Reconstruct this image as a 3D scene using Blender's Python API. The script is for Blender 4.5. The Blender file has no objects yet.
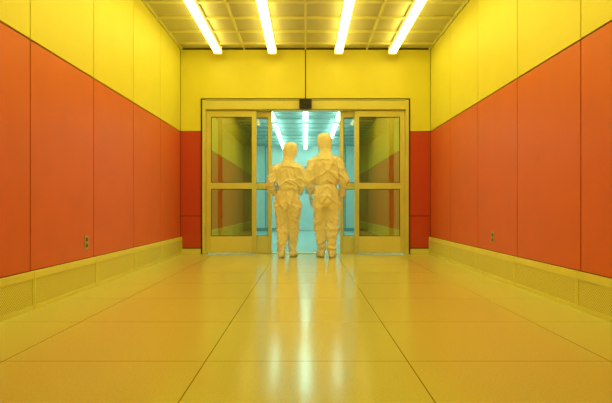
import bpy, math
from mathutils import Vector, Matrix, noise
scene = bpy.context.scene
scene.view_settings.view_transform = 'Standard'
scene.view_settings.look = 'None'

# ------------------------------------------------------------ dimensions
HW = 2.04; YB = 9.46; ZC = 3.33; YF = -6.0
YI = 19.0; ZI = 2.78

# ------------------------------------------------------------ materials
def newmat(name):
    m = bpy.data.materials.new(name); m.use_nodes = True
    nt = m.node_tree
    return m, nt, nt.nodes['Principled BSDF']

def pmat(name, col, rough=0.5, metal=0.0, var=0.04, scale=3.0, bump=0.0, bscale=200, spec=0.5):
    m, nt, b = newmat(name)
    tc = nt.nodes.new('ShaderNodeTexCoord')
    n = nt.nodes.new('ShaderNodeTexNoise'); n.inputs['Scale'].default_value = scale
    n.inputs['Detail'].default_value = 4
    nt.links.new(tc.outputs['Object'], n.inputs['Vector'])
    r = nt.nodes.new('ShaderNodeValToRGB')
    r.color_ramp.elements[0].position = 0.3; r.color_ramp.elements[1].position = 0.7
    r.color_ramp.elements[0].color = (*[max(0, c*(1-var)) for c in col], 1)
    r.color_ramp.elements[1].color = (*[min(1, c*(1+var)) for c in col], 1)
    nt.links.new(n.outputs['Fac'], r.inputs['Fac'])
    nt.links.new(r.outputs['Color'], b.inputs['Base Color'])
    b.inputs['Roughness'].default_value = rough
    b.inputs['Metallic'].default_value = metal
    b.inputs['Specular IOR Level'].default_value = spec
    if bump > 0:
        n2 = nt.nodes.new('ShaderNodeTexNoise'); n2.inputs['Scale'].default_value = bscale
        nt.links.new(tc.outputs['Object'], n2.inputs['Vector'])
        bp = nt.nodes.new('ShaderNodeBump'); bp.inputs['Strength'].default_value = bump
        bp.inputs['Distance'].default_value = 0.002
        nt.links.new(n2.outputs['Fac'], bp.inputs['Height'])
        nt.links.new(bp.outputs['Normal'], b.inputs['Normal'])
    return m

def emit(name, col, s):
    m = bpy.data.materials.new(name); m.use_nodes = True
    nt = m.node_tree; nt.nodes.clear()
    e = nt.nodes.new('ShaderNodeEmission'); o = nt.nodes.new('ShaderNodeOutputMaterial')
    e.inputs['Color'].default_value = (*col, 1); e.inputs['Strength'].default_value = s
    nt.links.new(e.outputs[0], o.inputs['Surface'])
    return m

M_YEL = pmat('wall_panel_cream', (0.84, 0.80, 0.11), 0.45, var=0.015)
M_ORG = pmat('wall_panel_orange', (0.70, 0.125, 0.06), 0.45, var=0.03)
M_RED = pmat('wall_panel_red', (0.60, 0.07, 0.05), 0.42, var=0.03)
M_GAP = pmat('joint_dark', (0.02, 0.012, 0.01), 0.8)
M_BASE = pmat('baseboard_cream', (0.82, 0.80, 0.26), 0.45)
M_ALU = pmat('door_frame_metal', (0.74, 0.71, 0.26), 0.4, metal=0.05)
M_ALUD = pmat('door_kick_metal', (0.82, 0.79, 0.34), 0.45, metal=0.0)
M_BLACK = pmat('black_plastic', (0.012, 0.012, 0.012), 0.35)
M_RUB = pmat('rubber_gasket', (0.03, 0.025, 0.02), 0.7)
M_FIX = pmat('fixture_enamel', (0.75, 0.74, 0.6), 0.4)
M_CEILBAR = pmat('ceiling_bar', (0.75, 0.74, 0.4), 0.4)
M_SUIT = pmat('suit_fabric', (0.90, 0.88, 0.94), 0.55, var=0.02, scale=6, bump=0.2, bscale=350, spec=0.4)
M_SOLE = pmat('boot_sole', (0.45, 0.42, 0.3), 0.6)
M_GLOVE = pmat('latex_glove', (0.80, 0.78, 0.7), 0.45)
M_SKIN = pmat('skin', (0.62, 0.36, 0.24), 0.5)
M_MASK = pmat('face_mask_cloth', (0.75, 0.78, 0.75), 0.8)
M_EYEW = pmat('eye_white', (0.8, 0.8, 0.78), 0.3)
M_PLATE = pmat('outlet_plate', (0.45, 0.42, 0.2), 0.4)
M_IW = pmat('inner_wall_white', (0.70, 0.77, 0.77), 0.4)
M_IF = pmat('inner_frame_grey', (0.25, 0.38, 0.38), 0.4)
M_IC = pmat('inner_ceiling', (0.42, 0.5, 0.5), 0.5)
M_LAMP = emit('amber_tube', (1.0, 0.80, 0.15), 9.0)
M_CLAMP = emit('cyan_tube', (0.48, 1.0, 0.78), 11.5)

def perf_mat(name, col, dark, pitch, thr, rough=0.5, axes=('X', 'Y')):
    m, nt, b = newmat(name)
    tc = nt.nodes.new('ShaderNodeTexCoord')
    sx = nt.nodes.new('ShaderNodeSeparateXYZ'); nt.links.new(tc.outputs['Object'], sx.inputs[0])
    outs = []
    for a in axes:
        mul = nt.nodes.new('ShaderNodeMath'); mul.operation = 'MULTIPLY'; mul.inputs[1].default_value = 2*math.pi/pitch
        nt.links.new(sx.outputs[a], mul.inputs[0])
        s = nt.nodes.new('ShaderNodeMath'); s.operation = 'SINE'; nt.links.new(mul.outputs[0], s.inputs[0])
        outs.append(s)
    mm = nt.nodes.new('ShaderNodeMath'); mm.operation = 'MULTIPLY'
    nt.links.new(outs[0].outputs[0], mm.inputs[0]); nt.links.new(outs[1].outputs[0], mm.inputs[1])
    g = nt.nodes.new('ShaderNodeMath'); g.operation = 'GREATER_THAN'; g.inputs[1].default_value = thr
    nt.links.new(mm.outputs[0], g.inputs[0])
    mx = nt.nodes.new('ShaderNodeMix'); mx.data_type = 'RGBA'
    nt.links.new(g.outputs[0], mx.inputs['Factor'])
    mx.inputs['A'].default_value = (*col, 1); mx.inputs['B'].default_value = (*dark, 1)
    nt.links.new(mx.outputs['Result'], b.inputs['Base Color'])
    b.inputs['Roughness'].default_value = rough
    return m
M_CEIL = perf_mat('ceiling_perforated', (0.64, 0.62, 0.45), (0.28, 0.27, 0.2), 0.03, 0.35)
M_GRILLE = perf_mat('baseboard_perforated', (0.82, 0.80, 0.26), (0.35, 0.3, 0.12), 0.022, 0.4, axes=('Y', 'Z'))

def floor_mat(name, base, y0, pitch, x0, rough, line=(0.22, 0.17, 0.06)):
    m, nt, b = newmat(name)
    tc = nt.nodes.new('ShaderNodeTexCoord')
    sx = nt.nodes.new('ShaderNodeSeparateXYZ'); nt.links.new(tc.outputs['Object'], sx.inputs[0])
    def lines(out, off, p, w):
        a = nt.nodes.new('ShaderNodeMath'); a.operation = 'SUBTRACT'; a.inputs[1].default_value = off
        nt.links.new(out, a.inputs[0])
        pp = nt.nodes.new('ShaderNodeMath'); pp.operation = 'PINGPONG'; pp.inputs[1].default_value = p/2
        nt.links.new(a.outputs[0], pp.inputs[0])
        l = nt.nodes.new('ShaderNodeMath'); l.operation = 'LESS_THAN'; l.inputs[1].default_value = w
        nt.links.new(pp.outputs[0], l.inputs[0]); return l.outputs[0]
    lx = lines(sx.outputs['X'], x0, 0.99, 0.0028)
    ly = lines(sx.outputs['Y'], y0, pitch, 0.0028)
    mxm = nt.nodes.new('ShaderNodeMath'); mxm.operation = 'MAXIMUM'
    nt.links.new(lx, mxm.inputs[0]); nt.links.new(ly, mxm.inputs[1])
    n = nt.nodes.new('ShaderNodeTexNoise'); n.inputs['Scale'].default_value = 90; n.inputs['Detail'].default_value = 5
    nt.links.new(tc.outputs['Object'], n.inputs['Vector'])
    r = nt.nodes.new('ShaderNodeValToRGB')
    r.color_ramp.elements[0].position = 0.35; r.color_ramp.elements[1].position = 0.65
    r.color_ramp.elements[0].color = (*[c*0.94 for c in base], 1)
    r.color_ramp.elements[1].color = (*[min(1, c*1.04) for c in base], 1)
    nt.links.new(n.outputs['Fac'], r.inputs['Fac'])
    mx = nt.nodes.new('ShaderNodeMix'); mx.data_type = 'RGBA'
    nt.links.new(mxm.outputs[0], mx.inputs['Factor'])
    nt.links.new(r.outputs['Color'], mx.inputs['A']); mx.inputs['B'].default_value = (*line, 1)
    nt.links.new(mx.outputs['Result'], b.inputs['Base Color'])
    b.inputs['Roughness'].default_value = rough
    return m
M_FLOOR = floor_mat('floor_tile', (0.74, 0.73, 0.30), 2.84, 0.98, 0.5, 0.17)
M_IFLOOR = floor_mat('inner_floor_tile', (0.58, 0.66, 0.64), 2.84, 0.98, 0.5, 0.18, line=(0.1, 0.14, 0.13))

def glass_mat(name, tint, refl):
    m = bpy.data.materials.new(name); m.use_nodes = True
    nt = m.node_tree; nt.nodes.clear()
    t = nt.nodes.new('ShaderNodeBsdfTransparent'); t.inputs[0].default_value = (*tint, 1)
    g = nt.nodes.new('ShaderNodeBsdfGlossy'); g.inputs['Roughness'].default_value = 0.02
    mx = nt.nodes.new('ShaderNodeMixShader'); mx.inputs[0].default_value = refl
    o = nt.nodes.new('ShaderNodeOutputMaterial')
    nt.links.new(t.outputs[0], mx.inputs[1]); nt.links.new(g.outputs[0], mx.inputs[2])
    nt.links.new(mx.outputs[0], o.inputs['Surface'])
    return m
M_GL = glass_mat('glass_amber_coated', (0.64, 0.44, 0.07), 0.52)
M_GLC = glass_mat('glass_clear', (0.85, 0.92, 0.85), 0.10)

# ------------------------------------------------------------ mesh builder
class MB:
    def __init__(s): s.v = []; s.f = []; s.mi = []; s.mats = []
    def m(s, mat):
        if mat not in s.mats: s.mats.append(mat)
        return s.mats.index(mat)
    def box(s, x0, x1, y0, y1, z0, z1, mat):
        b = len(s.v); i = s.m(mat)
        s.v += [(x0,y0,z0),(x1,y0,z0),(x1,y1,z0),(x0,y1,z0),(x0,y0,z1),(x1,y0,z1),(x1,y1,z1),(x0,y1,z1)]
        for q in [(0,3,2,1),(4,5,6,7),(0,1,5,4),(1,2,6,5),(2,3,7,6),(3,0,4,7)]:
            s.f.append(tuple(b+k for k in q)); s.mi.append(i)
        return s
    def prism(s, prof, y0, y1, mat):
        b = len(s.v); i = s.m(mat); n = len(prof)
        s.v += [(x, y0, z) for x, z in prof] + [(x, y1, z) for x, z in prof]
        s.f.append(tuple(b+k for k in range(n))); s.mi.append(i)
        s.f.append(tuple(b+n+k for k in reversed(range(n)))); s.mi.append(i)
        for k in range(n):
            k2 = (k+1) % n
            s.f.append((b+k, b+n+k, b+n+k2, b+k2)); s.mi.append(i)
        return s
    def tube(s, pts, rad, mat, seg=16, ref=(0,1,0), smooth=True):
        b0 = len(s.v); i = s.m(mat); P = [Vector(p) for p in pts]; n = len(P)
        ref = Vector(ref)
        for k in range(n):
            t = (P[min(k+1, n-1)] - P[max(k-1, 0)]).normalized()
            side = t.cross(ref)
            if side.length < 1e-4: side = Vector((1,0,0))
            side.normalize(); fr = side.cross(t).normalized()
            a, b = rad[k] if isinstance(rad[k], (tuple, list)) else (rad[k], rad[k])
            for j in range(seg):
                an = 2*math.pi*j/seg
                s.v.append(tuple(P[k] + side*math.cos(an)*a + fr*math.sin(an)*b))
        for k in range(n-1):
            for j in range(seg):
                j2 = (j+1) % seg
                s.f.append((b0+k*seg+j, b0+k*seg+j2, b0+(k+1)*seg+j2, b0+(k+1)*seg+j)); s.mi.append(i)
        for k, rev in ((0, True), (n-1, False)):
            ids = [b0+k*seg+j for j in range(seg)]
            s.f.append(tuple(reversed(ids)) if rev else tuple(ids)); s.mi.append(i)
        return s
    def ell(s, c, r, mat, nu=16, nv=10, rot=None):
        b0 = len(s.v); i = s.m(mat); c = Vector(c)
        for a in range(nv+1):
            th = math.pi*a/nv
            for j in range(nu):
                ph = 2*math.pi*j/nu
                v = Vector((r[0]*math.sin(th)*math.cos(ph), r[1]*math.sin(th)*math.sin(ph), r[2]*math.cos(th)))
                if rot: v = rot @ v
                s.v.append(tuple(c+v))
        for a in range(nv):
            for j in range(nu):
                j2 = (j+1) % nu
                s.f.append((b0+a*nu+j, b0+(a+1)*nu+j, b0+(a+1)*nu+j2, b0+a*nu+j2)); s.mi.append(i)
        return s
    def obj(s, name, bevel=0.0, parent=None, smooth=False, weld=False):
        me = bpy.data.meshes.new(name); me.from_pydata(s.v, [], s.f)
        for m in s.mats: me.materials.append(m)
        for p, k in zip(me.polygons, s.mi):
            p.material_index = k; p.use_smooth = smooth
        me.update()
        import bmesh
        bm = bmesh.new(); bm.from_mesh(me)
        if weld: bmesh.ops.remove_doubles(bm, verts=bm.verts, dist=1e-5)
        bmesh.ops.recalc_face_normals(bm, faces=bm.faces); bm.to_mesh(me); bm.free()
        o = bpy.data.objects.new(name, me); bpy.context.collection.objects.link(o)
        if parent: o.parent = parent
        if bevel > 0:
            b = o.modifiers.new('bevel', 'BEVEL'); b.width = bevel; b.segments = 2; b.limit_method = 'ANGLE'
        return o

def empty(name, loc=(0,0,0)):
    e = bpy.data.objects.new(name, None); e.location = loc
    bpy.context.collection.objects.link(e); return e

# ------------------------------------------------------------ shell
MB().box(-HW-0.15, HW+0.15, YF-0.2, YB+0.12, -0.15, 0.0, M_FLOOR).obj('floor')
MB().box(-HW-0.15, HW+0.15, YB+0.12, YI+0.2, -0.15, 0.0, M_IFLOOR).obj('floor_cleanroom')

seams = [YB-1.305-1.285*k for k in range(12)]
seams = [YB] + [s for s in seams if s > YF] + [YF]
for sgn, nm in ((-1, 'left'), (1, 'right')):
    w = MB()
    xa, xb = sgn*(HW+0.02), sgn*(HW+0.15)
    w.box(min(xa, xb), max(xa, xb), YF, YI, 0.0, ZC, M_GAP)
    for k in range(len(seams)-1):
        y1, y0 = seams[k]-0.007, seams[k+1]+0.007
        x0, x1 = sorted((sgn*HW, sgn*(HW+0.02)))
        w.box(x0, x1, y0, y1, 0.285, 1.993, M_ORG)
        w.box(x0, x1, y0, y1, 2.007, ZC, M_YEL)
    x0, x1 = sorted((sgn*HW, sgn*(HW+0.02)))
    for k in range(6):
        ya = YB+0.14+k*1.55
        w.box(x0, x1, ya, ya+1.54, 0.0, ZI+0.3, M_IW)
    w.obj('wall_'+nm, bevel=0.002)
    b = MB()
    xo = sgn*(HW-0.03)
    for k in range(len(seams)-1):
        y1, y0 = seams[k]-0.003, seams[k+1]+0.003
        a0, a1 = sorted((xo, sgn*HW))
        g0, g1 = sorted((sgn*(HW-0.024), sgn*HW))
        b.box(a0, a1, y0, y1, 0.225, 0.28, M_BASE)
        b.box(g0, g1, y0, y1, 0.03, 0.225, M_GRILLE)
        b.box(a0, a1, y0, y1, 0.0, 0.03, M_BASE)
        for yy in (y0, y1-0.02):
            b.box(a0, a1, yy, yy+0.02, 0.03, 0.225, M_BASE)
    b.obj('baseboard_'+nm, bevel=0.002)

c = MB()
c.box(-HW-0.15, HW+0.15, YF, YB+0.2, ZC+0.03, ZC+0.15, M_CEIL)
yy = YB-0.33
while yy > YF:
    c.box(-HW, HW, yy-0.018, yy+0.018, ZC, ZC+0.03, M_CEILBAR)
    c.box(-HW, HW, yy+0.018, yy+0.05, ZC+0.02, ZC+0.03, M_GAP)
    yy -= 0.61
for xx in (-HW+0.02, -1.0, 0.0, 1.0, HW-0.02):
    c.box(xx-0.014, xx+0.014, YF, YB, ZC+0.001, ZC+0.03, M_CEILBAR)
c.obj('ceiling')
c = MB()
c.box(-HW-0.15, HW+0.15, YB+0.2, YI+0.2, ZI, ZI+0.1, M_IC)
for k in range(12):
    c.box(-HW, HW, YB+0.7+k*0.75, YB+0.74+k*0.75, ZI-0.015, ZI, M_IF)
c.obj('ceiling_cleanroom')

DW = 1.68; DH = 2.51
w = MB()
y0, y1 = YB+0.02, YB+0.14
w.box(-HW-0.02, -DW-0.03, y0, y1, 0, ZC+0.05, M_GAP)
w.box(DW+0.03, HW+0.02, y0, y1, 0, ZC+0.05, M_GAP)
w.box(-DW-0.03, DW+0.03, y0, y1, DH+0.03, ZC+0.05, M_GAP)
for s in (-1, 1):
    a, b_ = sorted((s*(DW+0.03), s*(HW-0.005)))
    w.box(a, b_, YB, y0, 0.625, 1.995, M_RED)
    w.box(a, b_, YB, y0, 0.10, 0.615, M_RED)
    w.box(a, b_, YB, y0, 0.0, 0.085, M_BASE)
    w.box(a, b_, YB, y0, 2.005, DH+0.03, M_YEL)
    a, b_ = sorted((s*0.008, s*(HW-0.005)))
    w.box(a, b_, YB, y0, DH+0.03, ZC, M_YEL)
w.obj('wall_back')

w = MB()
w.box(-HW-0.15, HW+0.15, YF-0.15, YF-0.02, 0, ZC+0.1, M_GAP)
for k in range(4):
    a = -HW+k*1.02
    w.box(a+0.004, a+1.016, YF-0.02, YF, 0.0, 1.995, M_ORG)
    w.box(a+0.004, a+1.016, YF-0.02, YF, 2.005, ZC, M_YEL)
w.obj('wall_front')

w = MB()
w.box(-HW-0.15, HW+0.15, YI, YI+0.15, 0, ZI+0.1, M_IW)
for xx in (-1.3, -0.45, 0.45, 1.3):
    w.box(xx-0.02, xx+0.02, YI-0.015, YI, 0, ZI, M_IF)
w.box(-HW, HW, YI-0.02, YI, 0, 0.1, M_IF)
w.obj('wall_cleanroom')
d = empty('door_1')
w = MB()
w.box(-0.42, -0.36, YI-0.06, YI-0.021, 0, 2.1, M_IF).box(0.36, 0.42, YI-0.06, YI-0.021, 0, 2.1, M_IF)
w.box(-0.36, 0.36, YI-0.06, YI-0.021, 2.04, 2.1, M_IF).box(-0.36, 0.36, YI-0.045, YI-0.021, 0.01, 2.04, M_IW)
w.box(-0.02, 0.24, YI-0.05, YI-0.045, 1.2, 1.8, M_IF)
w.box(0.24, 0.30, YI-0.09, YI-0.045, 1.0, 1.03, M_BLACK)
w.obj('leaf', parent=d, bevel=0.003)

# ------------------------------------------------------------ ceiling lights
def light(name, x, y0, y1, zc, lamp, wd=0.075):
    e = empty(name, (x, 0, 0))
    b = MB()
    h = wd*0.7
    b.prism([(-h, zc), (-h*0.6, zc-0.06), (h*0.6, zc-0.06), (h, zc)], y0, y1, M_FIX)
    b.box(-wd*0.9, wd*0.9, y0-0.012, y0, zc-0.125, zc, M_FIX)
    b.box(-wd*0.9, wd*0.9, y1, y1+0.012, zc-0.125, zc, M_FIX)
    b.obj('housing', parent=e)
    t = MB()
    t.tube([(0, y0+0.005, zc-0.09), (0, y1-0.005, zc-0.09)], [(wd*0.85, 0.028)]*2, lamp, seg=14, ref=(0,0,1))
    t.obj('diffuser', parent=e, smooth=False)
for x in (-1.40, -0.53, 0.53, 1.39):
    ye = YB-0.22
    while ye > 2:
        light('fluorescent_light', x, ye-2.44, ye, ZC-0.001, M_LAMP)
        ye -= 2.50
for x in (-0.7, 0.0, 0.7):
    for k in range(3):
        light('cleanroom_light', x, YB+0.6+k*3.0, YB+3.3+k*3.0, ZI-0.0152, M_CLAMP, wd=0.06)

# ------------------------------------------------------------ sliding door
D = empty('automatic_sliding_door')
yf0, yf1 = YB-0.03, YB+0.15
f = MB()
f.box(-DW-0.025, -DW, yf0+0.02, yf1, 0, DH+0.025, M_RUB).box(DW, DW+0.025, yf0+0.02, yf1, 0, DH+0.025, M_RUB)
f.box(-DW, DW, yf0+0.02, yf1, DH, DH+0.025, M_RUB)
f.box(-DW, -DW+0.06, yf0, yf1, 0, DH, M_ALU).box(DW-0.06, DW, yf0, yf1, 0, DH, M_ALU)
f.box(-DW+0.06, DW-0.06, yf0-0.03, yf1, DH-0.17, DH, M_ALU)
f.box(-DW+0.06, DW-0.06, yf0-0.033, yf0-0.03, DH-0.165, DH-0.158, M_RUB)
f.box(-DW+0.06, DW-0.06, yf0-0.033, yf0-0.03, DH-0.02, DH-0.014, M_RUB)
f.box(-0.83, 0.83, yf0+0.02, yf1, 0.0, 0.012, M_ALU)
f.obj('frame', bevel=0.003, parent=D)
def leaf(name, x0, x1, y0, y1, glass, st=0.075):
    b = MB()
    z0, z1 = 0.015, DH-0.175
    b.box(x0, x0+st, y0, y1, z0, z1, M_ALU).box(x1-st, x1, y0, y1, z0, z1, M_ALU)
    b.box(x0+st, x1-st, y0, y1, z1-0.10, z1, M_ALU)
    b.box(x0+st, x1-st, y0, y1, 1.06, 1.16, M_ALU)
    b.box(x0+st, x1-st, y0, y1, 0.015, 0.29, M_ALUD)
    g = 0.008; ym = (y0+y1)/2
    for za, zb in ((0.29, 1.06), (1.16, z1-0.10)):
        for q in ((x0+st, x0+st+g, za, zb), (x1-st-g, x1-st, za, zb), (x0+st+g, x1-st-g, za, za+g), (x0+st+g, x1-st-g, zb-g, zb)):
            b.box(q[0], q[1], ym-0.014, ym+0.014, q[2], q[3], M_RUB)
    b.obj(name, bevel=0.003, parent=D)
    gl = MB()
    for za, zb in ((0.298, 1.052), (1.168, z1-0.108)):
        gl.v += [(x0+st+g, ym, za), (x1-st-g, ym, za), (x1-st-g, ym, zb), (x0+st+g, ym, zb)]
        n = len(gl.v); gl.f.append((n-4, n-3, n-2, n-1)); gl.mi.append(gl.m(glass))
    gl.obj(name+'_glass', parent=D)
leaf('fixed_panel_left', -DW+0.065, -0.80, YB-0.02, YB+0.03, M_GL)
leaf('fixed_panel_right', 0.80, DW-0.065, YB-0.02, YB+0.03, M_GL)
leaf('sliding_leaf_left', -1.44, -0.555, YB+0.06, YB+0.11, M_GLC, st=0.06)
leaf('sliding_leaf_right', 0.565, 1.45, YB+0.06, YB+0.11, M_GLC, st=0.06)
s = empty('motion_sensor')
b = MB()
b.box(-0.10, 0.10, YB-0.13, YB-0.065, DH-0.155, DH-0.005, M_BLACK)
b.obj('sensor_case', bevel=0.012, parent=s)
MB().ell((0, YB-0.13, DH-0.09), (0.035, 0.015, 0.03), M_RUB).obj('lens', parent=s, smooth=True)

def outlet(x, y, z, sg):
    e = empty('electrical_outlet', (x, y, z))
    b = MB()
    a, c_ = sorted((0, -sg*0.008))
    b.box(a, c_, -0.04, 0.04, -0.06, 0.06, M_PLATE)
    b.obj('plate', parent=e, bevel=0.002)
    b = MB()
    a, c_ = sorted((-sg*0.008, -sg*0.011))
    for zz in (-0.028, 0.028):
        b.box(a, c_, -0.017, 0.017, zz-0.016, zz+0.016, M_BLACK)
    b.obj('sockets', parent=e)
outlet(-HW, 5.39, 0.43, -1)
outlet(HW, 6.31, 0.43, 1)

# ------------------------------------------------------------ people
def remesh(mb, name, voxel, smooth_it, parent, fold=0.0, mats=None, seed=0):
    o = mb.obj(name)
    r = o.modifiers.new('r', 'REMESH'); r.mode = 'VOXEL'; r.voxel_size = voxel
    sm = o.modifiers.new('s', 'SMOOTH'); sm.iterations = smooth_it; sm.factor = 0.5
    dg = bpy.context.evaluated_depsgraph_get()
    me = bpy.data.meshes.new_from_object(o.evaluated_get(dg))
    o.modifiers.clear(); o.data = me
    me.materials.clear()
    for m in (mats or mb.mats): me.materials.append(m)
    if fold > 0:
        me.update()
        nrm = [v.normal.copy() for v in me.vertices]
        off = Vector((seed*7.3, seed*3.1, seed*5.7))
        for v, n in zip(me.vertices, nrm):
            c = v.co
            z = c.z
            warp = noise.noise(c*3+off)
            def ridge(t):
                return math.exp(-(t/0.12)**2)
            # long drape folds running down the limbs / back
            r1 = ridge(noise.noise(Vector((c.x*8+warp, c.y*8, c.z*2.6))+off))
            # slanting compression folds at waist, elbows, knees, ankles
            r2 = ridge(noise.noise(Vector((c.x*4, c.y*4, c.z*11+abs(c.x)*9+warp))+off*2))
            comp = 0.4
            for zc in (1.05, 0.80, 0.52, 0.16, 1.18): comp += 0.7*math.exp(-((z-zc)/0.07)**2)
            b = noise.noise(c*4+off)
            w = 1.0
            if z > 1.52: w = 0.3
            elif z > 1.40: w = 0.6
            if z < 0.08: w = 0.1
            v.co = c + n*(fold*w*(0.9*r1 + 1.0*r2*comp + 0.8*b - 0.45))
    for p in me.polygons: p.use_smooth = True
    me.update()
    o.parent = parent
    return o

def hand(parent, name, wrist, fdir, front, side, scale=1.0):
    fd = Vector(fdir).normalized(); fr = Vector(front); fr = (fr - fd*fr.dot(fd)).normalized()
    pn = fd.cross(fr).normalized()
    if pn.x*side > 0: pn = -pn
    W = Vector(wrist)
    def T(a, b, c): return tuple(W + (fd*a + fr*b + pn*c)*scale)
    mb = MB()
    mb.tube([T(-0.05,0,0), T(0,0,0), T(0.03,0.002,0), T(0.07,0.0,0.002), T(0.098,-0.002,0.004)],
            [(0.022*scale,0.028*scale), (0.02*scale,0.03*scale), (0.019*scale,0.04*scale), (0.017*scale,0.043*scale), (0.012*scale,0.038*scale)], M_GLOVE, ref=tuple(fr))
    for b0, L, r in ((0.030,0.072,0.0095),(0.010,0.082,0.010),(-0.011,0.075,0.0095),(-0.031,0.058,0.0085)):
        pts = [T(0.075,b0,0.003)]; ang = 0.12; a, c = 0.092, 0.004
        for q in (0.42, 0.33, 0.25):
            a += math.cos(ang)*L*q; c += math.sin(ang)*L*q
            pts.append(T(a, b0*1.1, c)); ang += 0.42
        mb.tube(pts, [r*scale, r*scale, r*0.92*scale, r*0.75*scale], M_GLOVE, seg=10, ref=tuple(fr))
        mb.ell(pts[-1], (r*0.75*scale,)*3, M_GLOVE, 10, 6)
    pts = [T(0.015,0.02,0.004), T(0.045,0.048,0.014), T(0.072,0.062,0.022), T(0.094,0.066,0.028)]
    mb.tube(pts, [0.016*scale, 0.0135*scale, 0.011*scale, 0.009*scale], M_GLOVE, seg=10, ref=tuple(pn))
    mb.ell(pts[-1], (0.009*scale,)*3, M_GLOVE, 10, 6)
    return remesh(mb, name, 0.0035, 3, parent)

def worker(loc, rotz, S, arms, feet, head_yaw, head_tilt, lean=0.0, seed=0, wide=1.0):
    E = empty('cleanroom_worker', loc)
    E.rotation_euler = (0, 0, rotz); E.scale = (S, S, S)
    b = MB(); m = M_SUIT
    def L(z): return lean*max(0, z-0.9)
    tz = [(.75,.150,.120),(.80,.190,.154),(.88,.200,.162),(.96,.192,.152),(1.02,.168,.132),(1.05,.158,.124),(1.08,.180,.140),(1.15,.190,.150),(1.27,.196,.150),(1.36,.198,.140),(1.43,.180,.118),(1.48,.125,.10),(1.53,.085,.085)]
    b.tube([(L(z), 0, z) for z,_,_ in tz], [(a*wide, d) for _,a,d in tz], m, seg=28)
    for s_ in (-1, 1):
        b.ell((s_*0.160*wide+L(1.42), 0, 1.395), (0.080, 0.080, 0.075), m)
    hx = L(1.65)
    H = Matrix.Translation((hx, 0.01, 1.55)) @ Matrix.Rotation(head_yaw, 4, 'Z') @ Matrix.Rotation(head_tilt[0], 4, 'X') @ Matrix.Rotation(head_tilt[1], 4, 'Y')
    hz = [(-.155,.170,.132,-.01),(-.135,.160,.122,-.01),(-.10,.124,.107,-.01),(-.05,.096,.096,-.005),(0.0,.086,.090,0.0),(.05,.098,.112,.012),(.10,.110,.125,.018),(.15,.113,.128,.018),(.20,.104,.118,.012),(.235,.079,.092,.006),(.255,.035,.045,.003)]
    b.tube([tuple(H @ Vector((0, y, z))) for z,_,_,y in hz], [(a, d) for _,a,d,_ in hz], m, seg=24, ref=tuple((H.to_3x3() @ Vector((0,1,0)))))
    for s_, ft in zip((-1, 1), feet):
        fx, fy, lift, kb = ft
        hipx = s_*0.100*wide
        kx = hipx*0.6+fx*0.4
        pts = [(hipx, 0, .88), (hipx*1.06, 0.0, .76), ((hipx+kx)/2, kb*0.5, .64), (kx, kb, .50), ((kx+fx)/2, kb*0.5+fy*0.5, .41),
               (fx*0.8+kx*0.2, fy*0.8-0.01+kb*0.2, .30), (fx, fy-0.005, .17+lift), (fx, fy, .08+lift)]
        rr = [.104,(.103,.120),(.097,.110),(.092,.102),(.095,.106),(.080,.092),(.064,.072),(.054,.062)]
        b.tube(pts, rr, m, seg=20)
        b.tube([((kx+fx)*.5, (kb+fy)*.5, .45),((kx+fx)*.5, (kb+fy)*.5, .435), ((kx+fx)*.5, (kb+fy)*.5, .395),((kx+fx)*.5, (kb+fy)*.5, .38)], [(.085,.09),(.103,.113),(.105,.115),(.07,.08)], m, seg=20)
        tx = fx + s_*0.02
        b.tube([(fx, fy-0.085, .055+lift), (fx, fy-0.05, .055+lift), (fx, fy+0.02, .06+lift*0.7), (tx, fy+0.10, .050+lift*0.25), (tx, fy+0.16, .044), (tx, fy+0.20, .036)],
               [(.030,.035),(.044,.052),(.050,.058),(.056,.046),(.052,.038),(.030,.022)], m, seg=16, ref=(0,0,1))
    hands = []
    for s_, A in zip((-1, 1), arms):
        sh, el, wr = Vector(A[0]), Vector(A[1]), Vector(A[2])
        sh.x += L(1.4); el.x += L(1.2); wr.x += L(1.0)
        pts = [sh, sh.lerp(el, .45), sh.lerp(el, .85), el.lerp(sh, -0.02), el.lerp(wr, .3), el.lerp(wr, .75), wr.lerp(el,.06), wr]
        b.tube([tuple(p) for p in pts], [.076,.072,.067,.066,.064,.055,.045,.034], m, seg=18, ref=(0,1,0.01))
        hands.append((s_, wr, (wr-el).normalized()))
    remesh(b, 'coverall_body', 0.009, 2, E, fold=0.021, seed=seed)
    for s_, wr, dr in hands:
        hand(E, 'hand_left' if s_ < 0 else 'hand_right', wr+dr*0.03, dr, (0.25*(-s_), 1, 0.5), s_)
    so = MB()
    for s_, ft in zip((-1, 1), feet):
        fx, fy, lift, kb = ft; tx = fx+s_*0.02
        so.tube([(fx, fy-0.085, .012+lift), (fx, fy-0.04, .012+lift), (fx, fy+0.03, .012+lift*0.6), (tx, fy+0.11, .012), (tx, fy+0.17, .012), (tx, fy+0.205, .012)],
                [(.026,.012),(.044,.012),(.046,.012),(.056,.012),(.050,.012),(.022,.012)], M_SOLE, seg=14, ref=(0,0,1))
    so.obj('boot_soles', parent=E, smooth=True)
    R = H.to_3x3()
    def HP(x, y, z): return tuple(H @ Vector((x, y, z)))
    fc = MB()
    fc.ell(HP(0, .068, .115), (.072, .080, .095), M_SKIN, 24, 16, rot=R)
    fc.tube([HP(0,.136,.145), HP(0,.148,.120), HP(0,.164,.098), HP(0,.146,.088)], [(.008,.008),(.010,.010),(.015,.013),(.012,.006)], M_SKIN, seg=12, ref=(1,0,0))
    for s_ in (-1, 1):
        fc.ell(HP(s_*.030, .134, .150), (.024, .010, .008), M_SKIN, rot=R)
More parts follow.
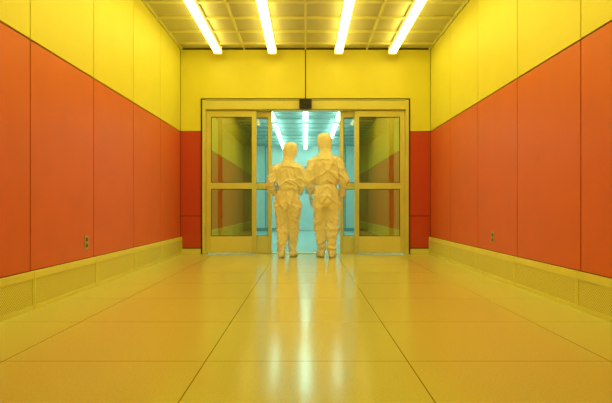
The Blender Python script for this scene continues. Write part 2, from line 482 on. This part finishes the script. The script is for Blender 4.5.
    remesh(fc, 'face', 0.005, 3, E)
    ey = MB()
    for s_ in (-1, 1):
        ey.ell(HP(s_*.029, .133, .130), (.013, .010, .008), M_EYEW, rot=R)
        ey.ell(HP(s_*.029, .140, .130), (.006, .005, .006), M_BLACK, rot=R)
        ey.ell(HP(s_*.030, .139, .156), (.019, .007, .004), M_RUB, rot=R)
    ey.obj('eyes', parent=E, smooth=True)
    mk = MB()
    mk.ell(HP(0, .084, .080), (.073, .080, .052), M_MASK, 24, 16, rot=R)
    mk.ell(HP(0, .141, .090), (.030, .032, .035), M_MASK, 16, 12, rot=R)
    remesh(mk, 'face_mask', 0.006, 4, E)
    return E

worker((-0.275, 8.75, 0), math.radians(-6), 0.970,
       arms=[((-.190,0,1.40), (-.268,-.06,1.14), (-.205,.13,.98)),
             ((.190,0,1.40), (.235,-.03,1.14), (.15,.20,1.03))],
       feet=[(-.085,-.02,0.0,.03), (.06,.14,0.0,.10)],
       head_yaw=math.radians(-28), head_tilt=(math.radians(-6), math.radians(2)), lean=0.03, seed=1, wide=0.92)
worker((0.31, 8.75, 0), math.radians(3), 1.045,
       arms=[((-.190,0,1.40), (-.240,-.03,1.13), (-.220,.10,.90)),
             ((.190,0,1.40), (.250,-.03,1.13), (.240,.09,.89))],
       feet=[(-.06,.10,0.0,.08), (.08,-.02,0.0,.02)],
       head_yaw=math.radians(6), head_tilt=(math.radians(-5), 0), lean=-0.02, seed=4, wide=0.95)

# ------------------------------------------------------------ world + camera
wd = bpy.data.worlds.new('world'); scene.world = wd; wd.use_nodes = True
wd.node_tree.nodes['Background'].inputs[0].default_value = (0.02, 0.015, 0.002, 1)
cam = bpy.data.cameras.new('camera'); co = bpy.data.objects.new('camera', cam)
bpy.context.collection.objects.link(co)
co.location = (0, 0, 0.75); co.rotation_euler = (math.pi/2, 0, 0)
cam.sensor_width = 36
cam.lens = 580/612*36
cam.shift_y = 6.5/612; cam.shift_x = 0.5/612
cam.clip_start = 0.05
scene.camera = co
